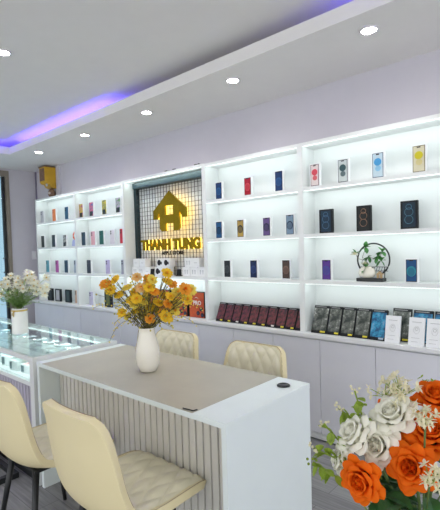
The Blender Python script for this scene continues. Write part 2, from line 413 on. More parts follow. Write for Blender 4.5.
rowsA = [
 (Z3, [(-5.936, (.5, .5, .56), BK, 'silver grey'), (-5.592, (.75, .22, .07), (.3, .06, .02), 'orange'), (-5.257, (.02, .09, .18), BK, 'navy blue')], 'on the top shelf of the far left unit'),
 (Z2, [(-5.946, (.025, .035, .04), (.1, .1, .1), 'black, nearest the wall,'), (-5.636, (.03, .045, .06), (.12, .12, .12), 'dark grey'), (-5.336, 'camo', None, 'black and silver patterned')], 'on the second shelf of the far left unit'),
 (Z1, [(-5.836, (.10, .33, .42), BK, 'teal'), (-5.566, (.45, .10, .36), BK, 'magenta'), (-5.322, (.02, .05, .10), BK, 'dark navy'), (-5.08, (.35, .4, .5), BK, 'pale grey blue')], 'on the third shelf of the far left unit'),
 (Z3, [(-4.9, 'foldA', None, 'purple and yellow picture'), (-4.666, 'foldB', None, 'blue and pink picture'), (-4.389, 'foldC', None, 'yellow picture'), (-4.114, 'foldD', None, 'green and purple picture')], 'on the top shelf left of the sign'),
 (Z2, [(-4.868, (.02, .05, .09), BK, 'navy'), (-4.652, (.68, .36, .42), BK, 'pink'), (-4.469, (.02, .12, .10), BK, 'dark green'), (-4.248, (.66, .62, .68), BK, 'pale lilac white'), (-4.053, (.55, .03, .06), BK, 'red')], 'on the second shelf left of the sign'),
 (Z1, [(-4.77, (.03, .035, .06), (.1, .1, .1), 'black'), (-4.358, (.48, .42, .66), BK, 'lilac'), (-4.05, (.35, .36, .44), BK, 'grey')], 'on the third shelf left of the sign'),
 (Z0, [(-4.745, (.55, .52, .68), BK, 'pale violet')], 'on the worktop left of the sign'),
]
FOLD = {'foldA': [(.25, .02, .14), (.35, .05, .2), (.6, .5, .05), (.1, .03, .1)], 'foldB': [(.05, .12, .4), (.06, .1, .3), (.75, .15, .2), (.1, .1, .4)],
        'foldC': [(.5, .42, .02), (.7, .55, .03), (.12, .2, .12), (.75, .3, .1)], 'foldD': [(.05, .2, .06), (.1, .3, .08), (.5, .4, .6), (.03, .05, .05)]}
for z, items, where in rowsA:
    for x, c0, c1, nm in items:
        if c0 == 'camo': phone_box(x, z, 'fold', [(.02, .02, .02), (.05, .05, .05), (.5, .5, .5), (.03, .03, .04)], nm+' phone box '+where)
        elif isinstance(c0, str): phone_box(x, z, 'fold', FOLD[c0], nm+' phone box '+where, .092, .176)
        else: phone_box(x, z, 'back', (c0, c1), nm+' phone box '+where, .094, .172)
# bottom row at the left: wider dark cartons
phone_box(-5.805, Z0, 'dark', (BK, (.02, .03, .04)), 'wide black phone box at the left end of the worktop', .14, .17)
phone_box(-5.585, Z0, 'dark', ((.4, .4, .42), (.5, .5, .52)), 'black phone box with silver phone printed on it, on the worktop', .15, .17)
phone_box(-5.316, Z0, 'dark', ((.02, .035, .04), (.03, .05, .05)), 'black green phone box on the worktop, third from left', .14, .17)
phone_box(-5.09, Z0, 'back', ((.62, .42, .30), BK), 'beige gold phone box on the worktop beside the shelf divider', .09, .175)
phone_box(-4.385, Z0, 'dark', ((.03, .06, .04), (.12, .14, .04)), 'black and green carton on the worktop half hidden by yellow flowers', .14, .18)
# right units
phone_box(-2.578, Z3, 'arcs', ((.02, .07, .22), (.03, .14, .36)), 'deep blue phone box at the left end of the top shelf right of the sign')
phone_box(-2.25, Z3, 'arcs', ((.55, .015, .04), (.75, .08, .10)), 'bright red phone box on the top shelf right of the sign')
phone_box(-1.935, Z3, 'arcs', ((.02, .06, .2), (.03, .12, .32)), 'deep blue phone box on the top shelf near the middle post', h=.168)
phone_box(-2.588, Z2, 'arcs', ((.03, .15, .38), (.01, .03, .07)), 'phone box with blue screen at the left end of the second shelf')
phone_box(-2.34, Z2, 'arcs', ((.62, .42, .10), (.02, .03, .05)), 'phone box with gold screen on the second shelf')
phone_box(-2.064, Z2, 'arcs', ((.20, .12, .36), (.02, .03, .06)), 'phone box with purple screen on the second shelf')
phone_box(-1.84, Z2, 'arcs', ((.28, .42, .58), (.01, .03, .08)), 'phone box with pale blue screen on the second shelf by the post', h=.165)
phone_box(-2.502, Z1, 'arcs', ((.03, .04, .05), (.07, .08, .09)), 'phone box with black screen on the third shelf')
phone_box(-2.208, Z1, 'arcs', ((.01, .03, .12), (.03, .06, .2)), 'phone box with dark blue screen on the third shelf')
phone_box(-1.885, Z1, 'arcs', ((.10, .06, .05), (.22, .13, .1)), 'phone box with dark brown screen on the third shelf')
phone_box(-1.614, Z3, 'balls', ((.08, .02, .04), (.72, .62, .62), (.62, .07, .10), (.68, .14, .16)), 'white phone box with pink red circles, left on the top right shelf', .088, .174)
phone_box(-1.39, Z3, 'balls', ((.02, .03, .04), (.55, .6, .6), (.04, .09, .10), (.12, .17, .18)), 'white phone box with black circles on the top right shelf', .092, .174)
phone_box(-1.138, Z3, 'balls', ((.02, .05, .12), (.5, .62, .7), (.06, .30, .60), (.25, .50, .70)), 'white phone box with blue circles on the top right shelf', .094, .178)
phone_box(-.876, Z3, 'balls', ((.10, .08, .02), (.62, .58, .42), (.55, .48, .02), (.60, .52, .25)), 'white phone box with yellow circles at the right end of the top shelf', .094, .180)
phone_box(-1.53, Z2, 'arcs_dark', ((.008, .03, .06), (.05, .14, .26)), 'black box with blue arcs, left on the second right shelf', .108, .176)
phone_box(-1.243, Z2, 'arcs_dark', ((.01, .012, .012), (.30, .16, .10)), 'black box with copper arcs on the second right shelf', .104, .178)
phone_box(-.94, Z2, 'arcs_dark', ((.006, .022, .04), (.05, .15, .22)), 'black box with teal arcs, right on the second right shelf', .108, .182)
phone_box(-1.532, Z1, 'arcs', ((.14, .05, .40), (.06, .08, .35)), 'phone box with purple and blue screen left of the ring ornament')
phone_box(-.928, Z1, 'arcs', ((.01, .10, .30), (.02, .28, .36)), 'phone box with blue and teal screen right of the ring ornament')

# small flower card on second shelf of the far left unit
fl = empty('flower_card', (-5.14, 2.93, Z2), 'small blue patterned gift stand with a red orange paper flower, second shelf left', 'decoration')
MB().prism([(-.05, 0), (.05, 0), (.045, .085), (-.03, .085)], -.01, .01).build('card', print_mat('card_print', [(.7, .72, .85), (.3, .34, .7), (.75, .76, .85)], 40), fl)
b = MB()
for a in range(7):
    an = a*2*PI/7; b.ball((.01+.032*math.cos(an), -.002, .135+.038*math.sin(an)), .016, (1, .4, 1.2), 1)
b.build('petals', C((.75, .12, .04)), fl, True); MB().tube([(0, 0, .08), (.01, 0, .13)], .003).build('stem', M['stem'], fl)

# white accessory boxes on the niche shelf
def small_box(x, z, w, h, d, label, pic, y=2.90):
    t = empty('accessory_box', (x, y+d/2, z+.0005), label, 'box', 'white accessory boxes under the sign')
    bx('carton', -w/2, w/2, -d/2, d/2, 0, h, M['carton'], t, .002)
    b = MB()
    if pic == 'pods':
        for q in (-1, 1):
            b.ball((q*w*.16, -d/2-.001, h*.62), w*.10, (1, .15, 1), 1); b.box(q*w*.16-.004, q*w*.16+.004, -d/2-.002, -d/2, h*.25, h*.6)
        b.build('earbud_picture', C((.55, .56, .6)), t)
    elif pic == 'watch':
        b.prism([(.27*w*math.cos(a*PI/8)-.1*w, h*.5+.34*h*math.sin(a*PI/8)) for a in range(16)], -d/2-.002, -d/2)
        o = b.build('speaker_picture', C((.02, .02, .025)), t)
        MB().ball((w*.24, -d/2-.001, h*.45), w*.12, (1, .15, 1.5), 1).build('speaker_picture', C((.06, .06, .07)), t)
    else:
        b.box(-w*.2, w*.2, -d/2-.001, -d/2, h*.45, h*.5).build('printed_line', C((.45, .46, .5)), t)
    return t
ZL = LV[0]; H1 = .090
low = [(-3.84, 'pods'), (-3.735, 'pods'), (-3.63, 'line'), (-3.45, 'watch'), (-3.34, 'pods'), (-3.03, 'pods'), (-2.925, 'pods'), (-2.82, 'pods')]
nm = ['at the left end of the lower row under the sign', 'second from left in the lower row under the sign', 'left of the black stand in the lower row', 'with round speaker picture in the lower row under the sign',
      'behind the flowers in the lower row under the sign', 'right of the second black stand in the lower row', 'second from right in the lower row under the sign', 'at the right end of the lower row under the sign']
for (x, p), n in zip(low, nm): small_box(x, ZL, .10, H1, .075, 'white accessory box '+n, p)
up = [(-3.82, 'line'), (-3.71, 'line'), (-3.42, 'watch'), (-3.315, 'watch'), (-3.00, 'pods'), (-2.90, 'line')]
nm = ['on top at the left end of the stacks', 'on top, second from the left of the stacks', 'with speaker picture on top, left of the middle pair', 'with large black speaker picture on top of the middle stack',
      'on top, left box of the right stack', 'on top at the right end of the stacks']
for (x, p), n in zip(up, nm): small_box(x, ZL+H1+.001, .10, H1-.004, .075, 'white accessory box '+n, p)
for x, n in [(-3.55, 'left black square display stand under the sign'), (-3.14, 'right black square display stand under the sign')]:
    t = empty('display_stand', (x, 2.90, ZL), n, 'stand')
    b = MB(); b.box(-.03, .03, -.002, .002, .008, .07, .001); o = b.build('card', M['blackmat'], t, rot=(-.15, 0, 0)); bx('foot', -.028, .028, -.015, .025, 0, .008, M['black'], t, .001)

# orange cartons with PRO lettering
for i, (x, n) in enumerate([(-3.62, 'left-most orange carton with lens picture, mostly behind yellow flowers'), (-3.385, 'orange carton behind the middle of the yellow flowers'),
                          (-3.133, 'orange carton half covered by yellow flowers, right of centre'), (-2.90, 'fully visible orange carton beside the right post of the niche')]):
    t = empty('orange_carton', (x, 2.93, Z0+.001), n, 'box', 'orange cartons under the sign')
    w_, h_ = .20, .245
    bx('carton', -w_/2, w_/2, -.03, .03, 0, h_, M['blackmat'], t, .002)
    bx('printed_face', -w_/2+.003, w_/2-.003, -.0325, -.0302, .003, h_-.003, print_mat('orange_print', [(.42, .06, .015), (.55, .09, .02), (.45, .06, .02), (.28, .03, .02)], 7), t)
    text_mesh('lettering', 'PRO', .055, C((.8, .76, .72)), t, (.01, -.034, .125), .001, bold=.001)
    b = MB()
    for lx, lz in [(.062, .085), (.02, .045), (.075, .03)]:
        b.prism([(lx+.021*math.cos(a*PI/10), lz+.021*math.sin(a*PI/10)) for a in range(20)], -.037, -.0325)
    o = b.build('lens_picture', C((.03, .03, .04)), t)
    b = MB()
    for lx, lz in [(.062, .085), (.02, .045), (.075, .03)]:
        b.prism([(lx+.010*math.cos(a*PI/8), lz+.010*math.sin(a*PI/8)) for a in range(16)], -.039, -.037)
    b.build('lens_glass', C((.05, .06, .12)), o)
    MB().prism([(-.0, .20), (.03, .185), (0, .192), (-.03, .185)], -.034, -.0325).build('emblem', C((.7, .6, .5)), t)

# leaning cartons on the worktop
def leaning(x, label, w, h, pic, lean, yb, group, tagcol=(.7, .6, .05), yaw=0):
    d = .022
    t = empty('leaning_carton', (x, yb, Z0+.0015), label, 'box', group, (math.radians(-lean), 0, math.radians(yaw)))
    bx('carton', -w/2, w/2, 0, d, 0, h, M['blackmat'], t, .0012)
    bx('picture', -w/2+.004, w/2-.004, -.0014, -.0002, .022, h-.02, pic, t)
    bx('sticker', w*.10, w*.42, -.0028, -.0016, .008, .020, C(tagcol), t)
    bx('title_strip', -w*.4, w*.3, -.0014, -.0002, h-.014, h-.007, C((.25, .25, .25)), t)
    return t
redpic = print_mat('red_figure_print', [(.02, .015, .015), (.035, .02, .02), (.16, .03, .035), (.12, .06, .06)], 30)
for i in range(10):
    n = 'first, at the left end' if i == 0 else ('last, against the post' if i == 9 else ['', 'second', 'third', 'fourth', 'fifth', 'sixth', 'seventh', 'eighth', 'ninth'][i]+' from the left')
    leaning(-2.583+i*.0928, 'black and red carton leaning in the row beside the niche, '+n, .086, .178, redpic, 24, 2.86, 'black and red cartons in a leaning row',
            (.75, .75, .7) if i in (2, 6) else (.7, .6, .05))
greypic = print_mat('silver_figure_print', [(.01, .012, .012), (.03, .04, .035), (.16, .17, .15), (.85, .88, .86)], 12)
for i, (x, w_) in enumerate([(-1.585, .125), (-1.468, .098), (-1.362, .098), (-1.255, .104)]):
    leaning(x, 'black carton with silver figure print, '+['first beside the post', 'second from the post', 'third from the post', 'fourth, beside the blue carton'][i], w_, .212, greypic, 20, 2.855, 'black and silver cartons in the right unit')
bluepic = print_mat('blue_figure_print', [(.01, .03, .07), (.01, .08, .2), (.03, .30, .5), (.35, .35, .5)], 20)
leaning(-1.143, 'dark blue carton with figure print between black cartons and the first white box', .105, .212, bluepic, 20, 2.85, None, (.4, .5, .6))
leaning(-1.005, 'black carton with silver print standing behind the first white box', .12, .22, greypic, 14, 2.90, None)
leaning(-.872, 'blue carton standing behind the second white box', .12, .215, bluepic, 14, 2.905, None, (.2, .5, .7))
leaning(-.742, 'blue carton standing behind the third white box', .12, .215, bluepic, 14, 2.905, None, (.2, .5, .7))
for x, n in [(-1.035, 'first white power bank carton leaning on a black carton'), (-.885, 'second white power bank carton, leaning on a blue carton'), (-.777, 'third white power bank carton at the right picture edge')]:
    t = empty('white_carton', (x, 2.832, Z0+.0015), n, 'box', 'white cartons leaning at the right', (math.radians(-12), 0, 0))
    w_, h_ = .096, .178
    bx('carton', -w_/2, w_/2, 0, .018, 0, h_, M['carton'], t, .0012)
    b = MB(); b.tube([(.018*math.cos(a*PI/10), -.0008, .098+.024*math.sin(a*PI/10)) for a in range(20)], .0007, 4, True)
    b.tube([(.009*math.cos(a*PI/8), -.0008, .105+.009*math.sin(a*PI/8)) for a in range(16)], .0012, 4, True); b.build('outline_print', C((.45, .46, .47)), t)
    for q in [(-.028, .028, .146, .150), (-.03, .02, .046, .0485), (-.03, .01, .022, .0245)]: bx('printed_line', q[0], q[1], -.0012, 0, q[2], q[3], C((.5, .51, .52)), t)

# ring ornament
orn = empty('ring_ornament', (-1.205, 2.925, Z1+.0005), 'black ring ornament with white pot and green leaves on the third right shelf', 'ornament')
MB().box(-.093, .093, -.036, .036, 0, .024, .003).build('tray', M['black'], orn)
RC, RR = (.012, .012, .150), .113
b = MB(); b.tube([(RC[0]+RR*math.cos(a), RC[1], RC[2]+RR*math.sin(a)) for a in [(-PI/2-.55)-i*(2*PI-1.1)/40 for i in range(41)]], .0055, 8)
b.build('ring', M['black'], orn, True)
b = MB()
for dz in (.072, .10): b.tube([(-.09, .012, dz), (.113, .012, dz)], .0022, 5)
for i in range(10): b.tube([(-.06+i*.018, .012, .072), (-.05+i*.018, .012, .10)], .0014, 4)
b.tube([(.09, .012, .024), (.09, .012, .1)], .003, 5); b.build('railing', M['black'], orn)
MB().lathe([(.03, 0), (.052, .007), (.062, .032), (.055, .060), (.030, .078), (.020, .083), (.014, .08)], 28, (-.028, -.002, .024), 1, .5).build('pot', M['ceramic'], orn, True)
b = MB()
for q in (0, 1): b.box(.045+q*.022, .06+q*.022, -.018, -.004, .024, .05, .002)
b.prism([(.04, .05), (.09, .05), (.065, .072)], -.02, .0); b.build('miniature_house', C((.5, .34, .18)), orn)
def leaf_shape(b, base, d, L, wd, droop=.2, n=5, cup=.15):
    base = Vector(base); d = Vector(d).normalized(); side = d.cross(Vector((0, 0, 1)))
    side = side.normalized() if side.length > .05 else Vector((1, 0, 0)); up = side.cross(d)
    V = []
    for i in range(n+1):
        t = i/n; wv = wd*math.sin(PI*min(1, t*.93+.05))**.8; c = base+d*L*t-Vector((0, 0, 1))*droop*L*t*t
        V.append([b.b.verts.new(c-side*wv/2+up*cup*wv), b.b.verts.new(c), b.b.verts.new(c+side*wv/2+up*cup*wv)])
    for i in range(n):
        for k in (0, 1): b.b.faces.new((V[i][k], V[i][k+1], V[i+1][k+1], V[i+1][k]))
b = MB()
for px, pz_, n in [(-.10, .195, 5), (-.03, .235, 5), (-.01, .17, 6), (.055, .175, 6), (.075, .145, 6), (.085, .205, 5), (-.03, .10, 6)]:
    for k in range(n):
        a = random.uniform(0, 2*PI); leaf_shape(b, (px, -.015, pz_), (math.cos(a), random.uniform(-.6, .1), math.sin(a)), random.uniform(.036, .052), .032, .1)
b.build('leaves', mat('ornament_leaf', (.06, .22, .05), .5, var=.4, scale=60), orn)
b = MB(); b.tube([(-.04, -.002, .08), (-.06, -.01, .13), (-.055, -.012, .17), (-.03, -.015, .15), (-.01, -.015, .17), (.05, -.012, .15), (.085, -.01, .20)], .0018, 5)
b.tube([(-.04, -.002, .08), (.03, -.01, .10), (.06, -.01, .13), (.04, -.012, .17)], .0015, 5); b.tube([(-.055, -.012, .15), (-.09, -.012, .16), (-.10, -.015, .19)], .0015, 5); b.tube([(-.055, -.012, .17), (-.03, -.015, .235)], .0015, 5); b.build('stems', M['twig'], orn)
b = MB()
for cx, cz in ((-.03, .118), (-.105, .185)):
    for k in range(7):
        a = PI*k/6; leaf_shape(b, (cx, -.025, cz), (math.cos(a), -.35, .35+.4*math.sin(a)), .036, .018, .3)
b.build('white_blossoms', M['creamp'], orn)

# yellow wall box with ornament
yb = empty('wall_box', (-5.72, YB, 2.25), 'yellow box with brown front hung high on the wall left of the shelves', 'box')
b = MB(); b.prism([(-.005, .41), (-.18, .41), (-.18, .21), (-.155, .185), (-.12, .18), (-.10, .145), (-.06, .13), (-.005, .13)], -.16, 0, 'x')
b.build('body', M['yellowbox'], yb)
bx('front_panel', -.145, -.015, -.186, -.18, .225, .395, M['brown'], yb, .002)
bx('top_board', -.17, .01, -.19, -.002, .41, .425, M['brown'], yb, .002)
b = MB(); b.lathe([(.012, .13), (.035, .11), (.05, .08), (.05, .04), (.035, .015), (.01, .0)], 12, (-.06, -.062, 0)); b.build('hanging_ornament', M['brown'], yb, True)
MB().ball((-.04, -.108, .06), .018).build('ornament_flower', C((.7, .65, .6)), yb, True); MB().ball((-.02, -.15, .165), .022, (1, .6, 1)).build('lens', C((.6, .6, .58)), yb, True)
# slim pipe box next to it
struct(bx('trim_2', -5.705, -5.62, YB-.03, YB, 2.24, ZS, M['wall']))

# ------------------------------------------------------------------ service desk
DX0, DX1, DY0, DY1, DZ = -2.617, -1.064, 1.20, 1.825, .791
dk = empty('service_desk', ((DX0+DX1)/2, (DY0+DY1)/2, 0), 'long service desk with greige top, slatted front and white end panel', 'desk')
T = Vector(((DX0+DX1)/2, (DY0+DY1)/2, 0))
def db(n, a0, a1, b0, b1, c0, c1, m, bev=0., par=None): return bx(n, a0-T.x, a1-T.x, b0-T.y, b1-T.y, c0, c1, m, par or dk, bev)
TT = .024
db('top_panel', DX0+.075, DX1-.182, DY0+.001, DY1-.001, DZ-TT, DZ+.0006, M['greige'])
db('end_strip', DX1-.182, DX1, DY0, DY1, DZ-TT, DZ, M['panel'], .001); db('end_strip', DX0, DX0+.075, DY0, DY1, DZ-TT, DZ, M['panel'], .001)
db('edge_band', DX0+.075, DX1-.182, DY0-.001, DY0+.001, DZ-TT, DZ-.001, M['panel'])
db('side_panel', DX1-.026, DX1-.0008, DY0+.002, DY1-.002, 0, DZ-TT, M['panel']); db('side_panel', DX0+.001, DX0+.03, DY0+.002, DY1-.002, 0, DZ-TT, M['panel'])
RY = 1.33
db('front_board', DX0+.03, DX1-.026, RY+.012, RY+.03, 0.0, DZ-TT, M['groove'])
n = 33; pw = (DX1-.026-DX0-.03)/n
for i in range(n):
    a = DX0+.03+i*pw; db('slat', a+pw*.10, a+pw*.90, RY, RY+.012, .0, DZ-TT, M['slat'], .003)
gr = tag(MB().lathe([(.026, 0), (.032, .002), (.032, .005), (.026, .009), (.018, .010), (.016, .007), (.0001, .007)], 32).build('cable_grommet', M['black'], None, True, (-1.142, 1.713, DZ)),
    'round black cable grommet in the white end of the desk', 'grommet')
# thin cable at the front edge
b = MB(); b.tube([(-1.31, 1.210, DZ+.0035), (-1.28, 1.213, DZ+.004), (-1.255, 1.215, DZ+.0035), (-1.25, 1.235, DZ+.0035)], .0028, 6)
tag(b.build('cable', M['black'], None, True), 'short black cable lying on the desk near its front edge', 'cable')

# ------------------------------------------------------------------ glass showcase
SX0, SX1, SZ = -5.0, -2.64, .815
sc = empty('glass_showcase', ((SX0+SX1)/2, 1.5, 0), 'long white glass-topped showcase counter left of the desk', 'display case')
T2 = Vector(((SX0+SX1)/2, 1.5, 0))
SY0, SY1 = 1.19, 1.81
def sb(n, a0, a1, b0, b1, c0, c1, m, bev=0.): return bx(n, a0-T2.x, a1-T2.x, b0-T2.y, b1-T2.y, c0, c1, m, sc, bev)
fw_ = .022
f = MB()
def fbx(a0, a1, b0, b1, c0, c1): f.box(a0-T2.x, a1-T2.x, b0-T2.y, b1-T2.y, c0, c1)
fbx(SX0, SX1, SY0, SY0+fw_, SZ-.032, SZ-.002); fbx(SX0, SX1, SY1-fw_, SY1, SZ-.032, SZ-.002); fbx(SX1-.04, SX1, SY0+fw_, SY1-fw_, SZ-.032, SZ-.002); fbx(SX0, SX0+.03, SY0+fw_, SY1-fw_, SZ-.032, SZ-.002)
fbx(SX0, SX1-.05, SY0, SY0+fw_, .625, .652)
f.build('frame', M['lam'], sc)
sb('corner_post', SX1-.052, SX1, SY0, SY0+.03, 0, SZ-.032, M['lam']); sb('side_panel', SX1-.02, SX1, SY0+.03, SY1, 0, SZ-.032, M['lam']); sb('side_panel', SX0, SX0+.02, SY0, SY1, 0, .625, M['lam'])
sb('back_panel', SX0+.02, SX1-.02, SY1-.015, SY1, 0.0, .66, M['lam']); sb('display_floor', SX0+.02, SX1-.02, SY0+fw_, SY1-.015, .635, .655, M['carton'])
sb('glass_top', SX0+.012, SX1-.012, SY0+.008, SY1-.008, SZ-.002, SZ+.004, M['glass']); sb('front_glass', SX0+.02, SX1-.052, SY0+.008, SY0+.013, .652, SZ-.032, M['glass'])
sb('glass_shelf', SX0+.02, SX1-.024, SY0+.28, SY1-.03, .722, .728, M['glass'])
sb('front_board', SX0+.02, SX1-.052, SY0+.022, SY0+.034, .09, .625, M['lavgroove'])
n = 52; pw = (SX1-.052-SX0-.02)/n
for i in range(n):
    a = SX0+.02+i*pw; sb('slat', a+pw*.15, a+pw*.85, SY0+.008, SY0+.022, .09, .625, M['lavslat'], .003)
sb('plinth', SX0+.02, SX1-.052, SY0+.02, SY0+.04, 0, .09, M['black'])
sb('light_strip', SX0+.05, SX1-.06, SY0+.024, SY0+.036, SZ-.044, SZ-.033, M['led'])
area('case_light', (0, SY0+.045-T2.y, SZ-.045), SX1-SX0-.2, .008, 1.5, (.85, 1, .97), (math.radians(25), 0, 0), sc)
sb('light_strip', SX0+.05, SX1-.06, SY1-.034, SY1-.024, SZ-.044, SZ-.033, M['led'])
area('case_light', (0, SY1-.045-T2.y, SZ-.045), SX1-SX0-.2, .008, 4, (.85, 1, .97), (math.radians(-25), 0, 0), sc)
# goods in the case
ci = [(-2.90, 1.29, .11, .07, .045, (.85, .86, .87), (.75, .4, .38), 'white box with a pink print nearest the corner post'), (-3.06, 1.27, .09, .06, .05, (.72, .76, .76), (.5, .6, .6), 'pale grey box second from the corner post'),
      (-3.22, 1.30, .13, .08, .055, (.80, .84, .84), (.3, .5, .5), 'large white box third from the corner post'), (-3.42, 1.28, .10, .07, .05, (.75, .8, .8), (.4, .45, .5), 'white box at the left picture edge of the case'),
      (-2.80, 1.40, .08, .06, .03, (.85, .85, .85), (.6, .3, .3), 'flat white box tucked beside the end panel')]
for x, y, w_, d_, h_, c0, c1, n_ in ci:
    t = empty('accessory_box', (x, y, .6555), n_, 'box', 'small boxes on the showcase floor', (0, 0, .15))
    h_ *= 1.35; w_ *= 1.1
    bx('carton', -w_/2, w_/2, -d_/2, d_/2, 0, h_, C(c0), t, .002); bx('printed_label', -w_*.35, w_*.3, -d_*.3, d_*.3, h_, h_+.001, C(c1), t); bx('front_print', -w_*.45, -w_*.2, -d_/2-.001, -d_/2, h_*.15, h_*.85, C((.12, .2, .22)), t)
nd = ['nearest the end panel', 'second from the end panel', 'third from the end panel', 'fourth from the end panel', 'fifth from the end panel', 'sixth from the end panel', 'seventh, under the vase end', 'eighth from the end panel', 'ninth from the end panel']
for i in range(9):
    for r in range(2):
        x = -2.80-i*.19; y = 1.55+r*.13
        t = empty('display_phone', (x, y, .7285), 'phone lying flat on the glass shelf, %s, %s row' % (nd[i], ['front', 'back'][r]), 'phone', 'phones lying in the showcase', (0, 0, .1))
        col = [(.75, .78, .8), (.08, .1, .12), (.45, .5, .55), (.3, .45, .5)][(i*2+r*3) % 4]
        bx('body', -.036, .036, -.05, .05, 0, .009, C(col), t, .003); bx('screen', -.032, .032, -.046, .046, .009, .0096, C((.55, .62, .64)), t)

# black sled stool base beside the showcase
st = empty('footrest_frame', (-3.03, .80, 0), 'low black metal frame on the floor behind the left chair', 'frame')
b = MB()
for y0 in (-.0,): pass
b.box(-.42, .18, .33, .36, .0, .035); b.box(.145, .18, -.1, .33, .0, .035); b.box(-.42, -.385, -.1, .33, .0, .035); b.box(-.42, .18, -.13, -.1, .0, .035)
b.build('floor_bars', M['black'], st)
b = MB(); b.box(-.12, -.08, .08, .12, .035, .2); b.box(-.12, -.08, .12, .33, .035, .06); b.build('upright', M['black'], st)

# dark bag on a stool by the door
bg = empty('stool', (-5.75, 2.15, 0), 'small dark stool by the glass door at the left picture edge', 'stool')
MB().lathe([(.15, 0), (.16, .025), (.0001, .03)], 24, (0, 0, .40)).build('seat', M['black'], bg, True)
for a in range(4): an = a*PI/2+.4; MB().tube([(.11*math.cos(an), .11*math.sin(an), .40), (.16*math.cos(an), .16*math.sin(an), 0)], .012, 6).build('leg', M['black'], bg)
hb = empty('handbag', (-5.75, 2.15, .4305), 'dark handbag with an orange band on the stool by the door', 'bag')
MB().prism([(-.13, 0), (.13, 0), (.10, .11), (.02, .16), (-.05, .16), (-.11, .10)], -.06, .06).build('bag_body', M['black'], hb)
MB().prism([(.02, .02), (.10, .02), (.085, .05), (.03, .05)], -.064, -.0605).build('band', C((.8, .3, .05)), hb)

# ------------------------------------------------------------------ chairs
prof = [(.235, .415, .17), (.248, .432, .215), (.195, .448, .238), (.10, .445, .245), (0, .436, .247), (-.09, .430, .248), (-.165, .447, .250), (-.212, .50, .249), (-.235, .58, .243), (-.248, .68, .236), (-.256, .775, .222), (-.265, .838, .202), (-.269, .866, .160)]
edge = [.0, .0, .004, .010, .018, .032, .048, .056, .052, .044, .034, .022, .012]
def samp(t):
    k = t*(len(prof)-1); i = min(int(k), len(prof)-2); u = k-i
    P = [prof[max(0, min(len(prof)-1, j))]+(edge[max(0, min(len(prof)-1, j))],) for j in (i-1, i, i+1, i+2)]
    def cr(a, b, c, d): return .5*((2*b)+(-a+c)*u+(2*a-5*b+4*c-d)*u*u+(-a+3*b-3*c+d)*u**3)
    return [cr(P[0][q], P[1][q], P[2][q], P[3][q]) for q in range(4)]
def shell_pt(s, t, off=0.):
    """s in -1..1 across, t 0 (seat front) .. 1 (back top); off along the inner normal"""
    y, z, hw, e = samp(t); y2, z2, _, _ = samp(min(1, t+.01)); y1, z1, _, _ = samp(max(0, t-.01))
    d = Vector((0, y2-y1, z2-z1)).normalized(); nrm = Vector((0, -d.z, d.y)) if False else Vector((0, d.z, -d.y))
    # inner side: above the seat / in front of the back
    if nrm.z < 0 and abs(nrm.z) > abs(nrm.y): nrm = -nrm
    if abs(nrm.y) >= abs(nrm.z) and nrm.y < 0: nrm = -nrm
    p = Vector((s*hw, y, z)) + nrm*(e*abs(s)**2.4+off)
    return p
def make_chair():
    root = bpy.data.objects.new('dining_chair', None); COL.objects.link(root)
    b = MB(); N, K = 21, 49
    b.grid(lambda u, t: shell_pt(2*u-1, t, 0), N, K)
    sh = b.build('shell', M['cream'], root, True)
    so = sh.modifiers.new('thick', 'SOLIDIFY'); so.thickness = .034; so.offset = 0
    bv = sh.modifiers.new('round', 'BEVEL'); bv.width = .013; bv.segments = 3; bv.limit_method = 'ANGLE'; bv.angle_limit = math.radians(50)
    b = MB()
    def pad(u, t):
        s = (2*u-1)*.93; tt = .03+t*.945
        L = tt*1.0; fx = s*.235; fl_ = L*.95
        q = abs(math.sin(PI*(fx+fl_*.62)/.088))*abs(math.sin(PI*(fx-fl_*.62)/.088))
        edgef = min(1, (1-abs(2*u-1))*6, t*10, (1-t)*10)
        return shell_pt(s, tt, .0165+.012*(q**.5)*edgef)
    b.grid(pad, 73, 141); b.build('quilted_pad', M['creampad'], root, True)
    def loop(off, inset=1.0):
        pts = [shell_pt(inset, i/40, off) for i in range(41)]+[shell_pt(inset-2*inset*i/14, 1, off) for i in range(1, 15)]
        pts += [shell_pt(-inset, 1-i/40, off) for i in range(1, 41)]+[shell_pt(-inset+2*inset*i/14, 0, off) for i in range(1, 14)]
        return pts
    b = MB(); b.tube(loop(.0165, .97), .0018, 5, True); b.build('piping', M['seam'], root, True)
    for sx in (-1, 1):
        for sy in (-1, 1):
            top = (sx*.13, sy*.12-.01, .41); bot = (sx*.195, sy*.185-.005, 0)
            MB().tube([top, bot], [.017, .011], 12).build('leg', M['black'], root, True)
    b = MB(); b.box(-.15, .15, -.145, .125, .398, .412, .003); b.build('seat_frame', M['black'], root)
    return root
ch = make_chair()
spots = [(-1.505, 1.06, 0, 'cream chair in front of the desk nearest the camera, back turned to us'), (-2.18, 1.045, 0, 'cream chair at the left picture edge in front of the desk'),
         (-1.60, 1.86, PI, 'cream quilted chair behind the right end of the desk'), (-2.32, 1.86, PI, 'cream quilted chair behind the desk beside the vase')]
chs = [ch]+[copy_tree(ch) for _ in range(3)]
for o, (x, y, rz, lb) in zip(chs, spots):
    o.location = (x, y, 0); o.rotation_euler = (0, 0, rz); tag(o, lb, 'chair', 'cream chairs around the desk')

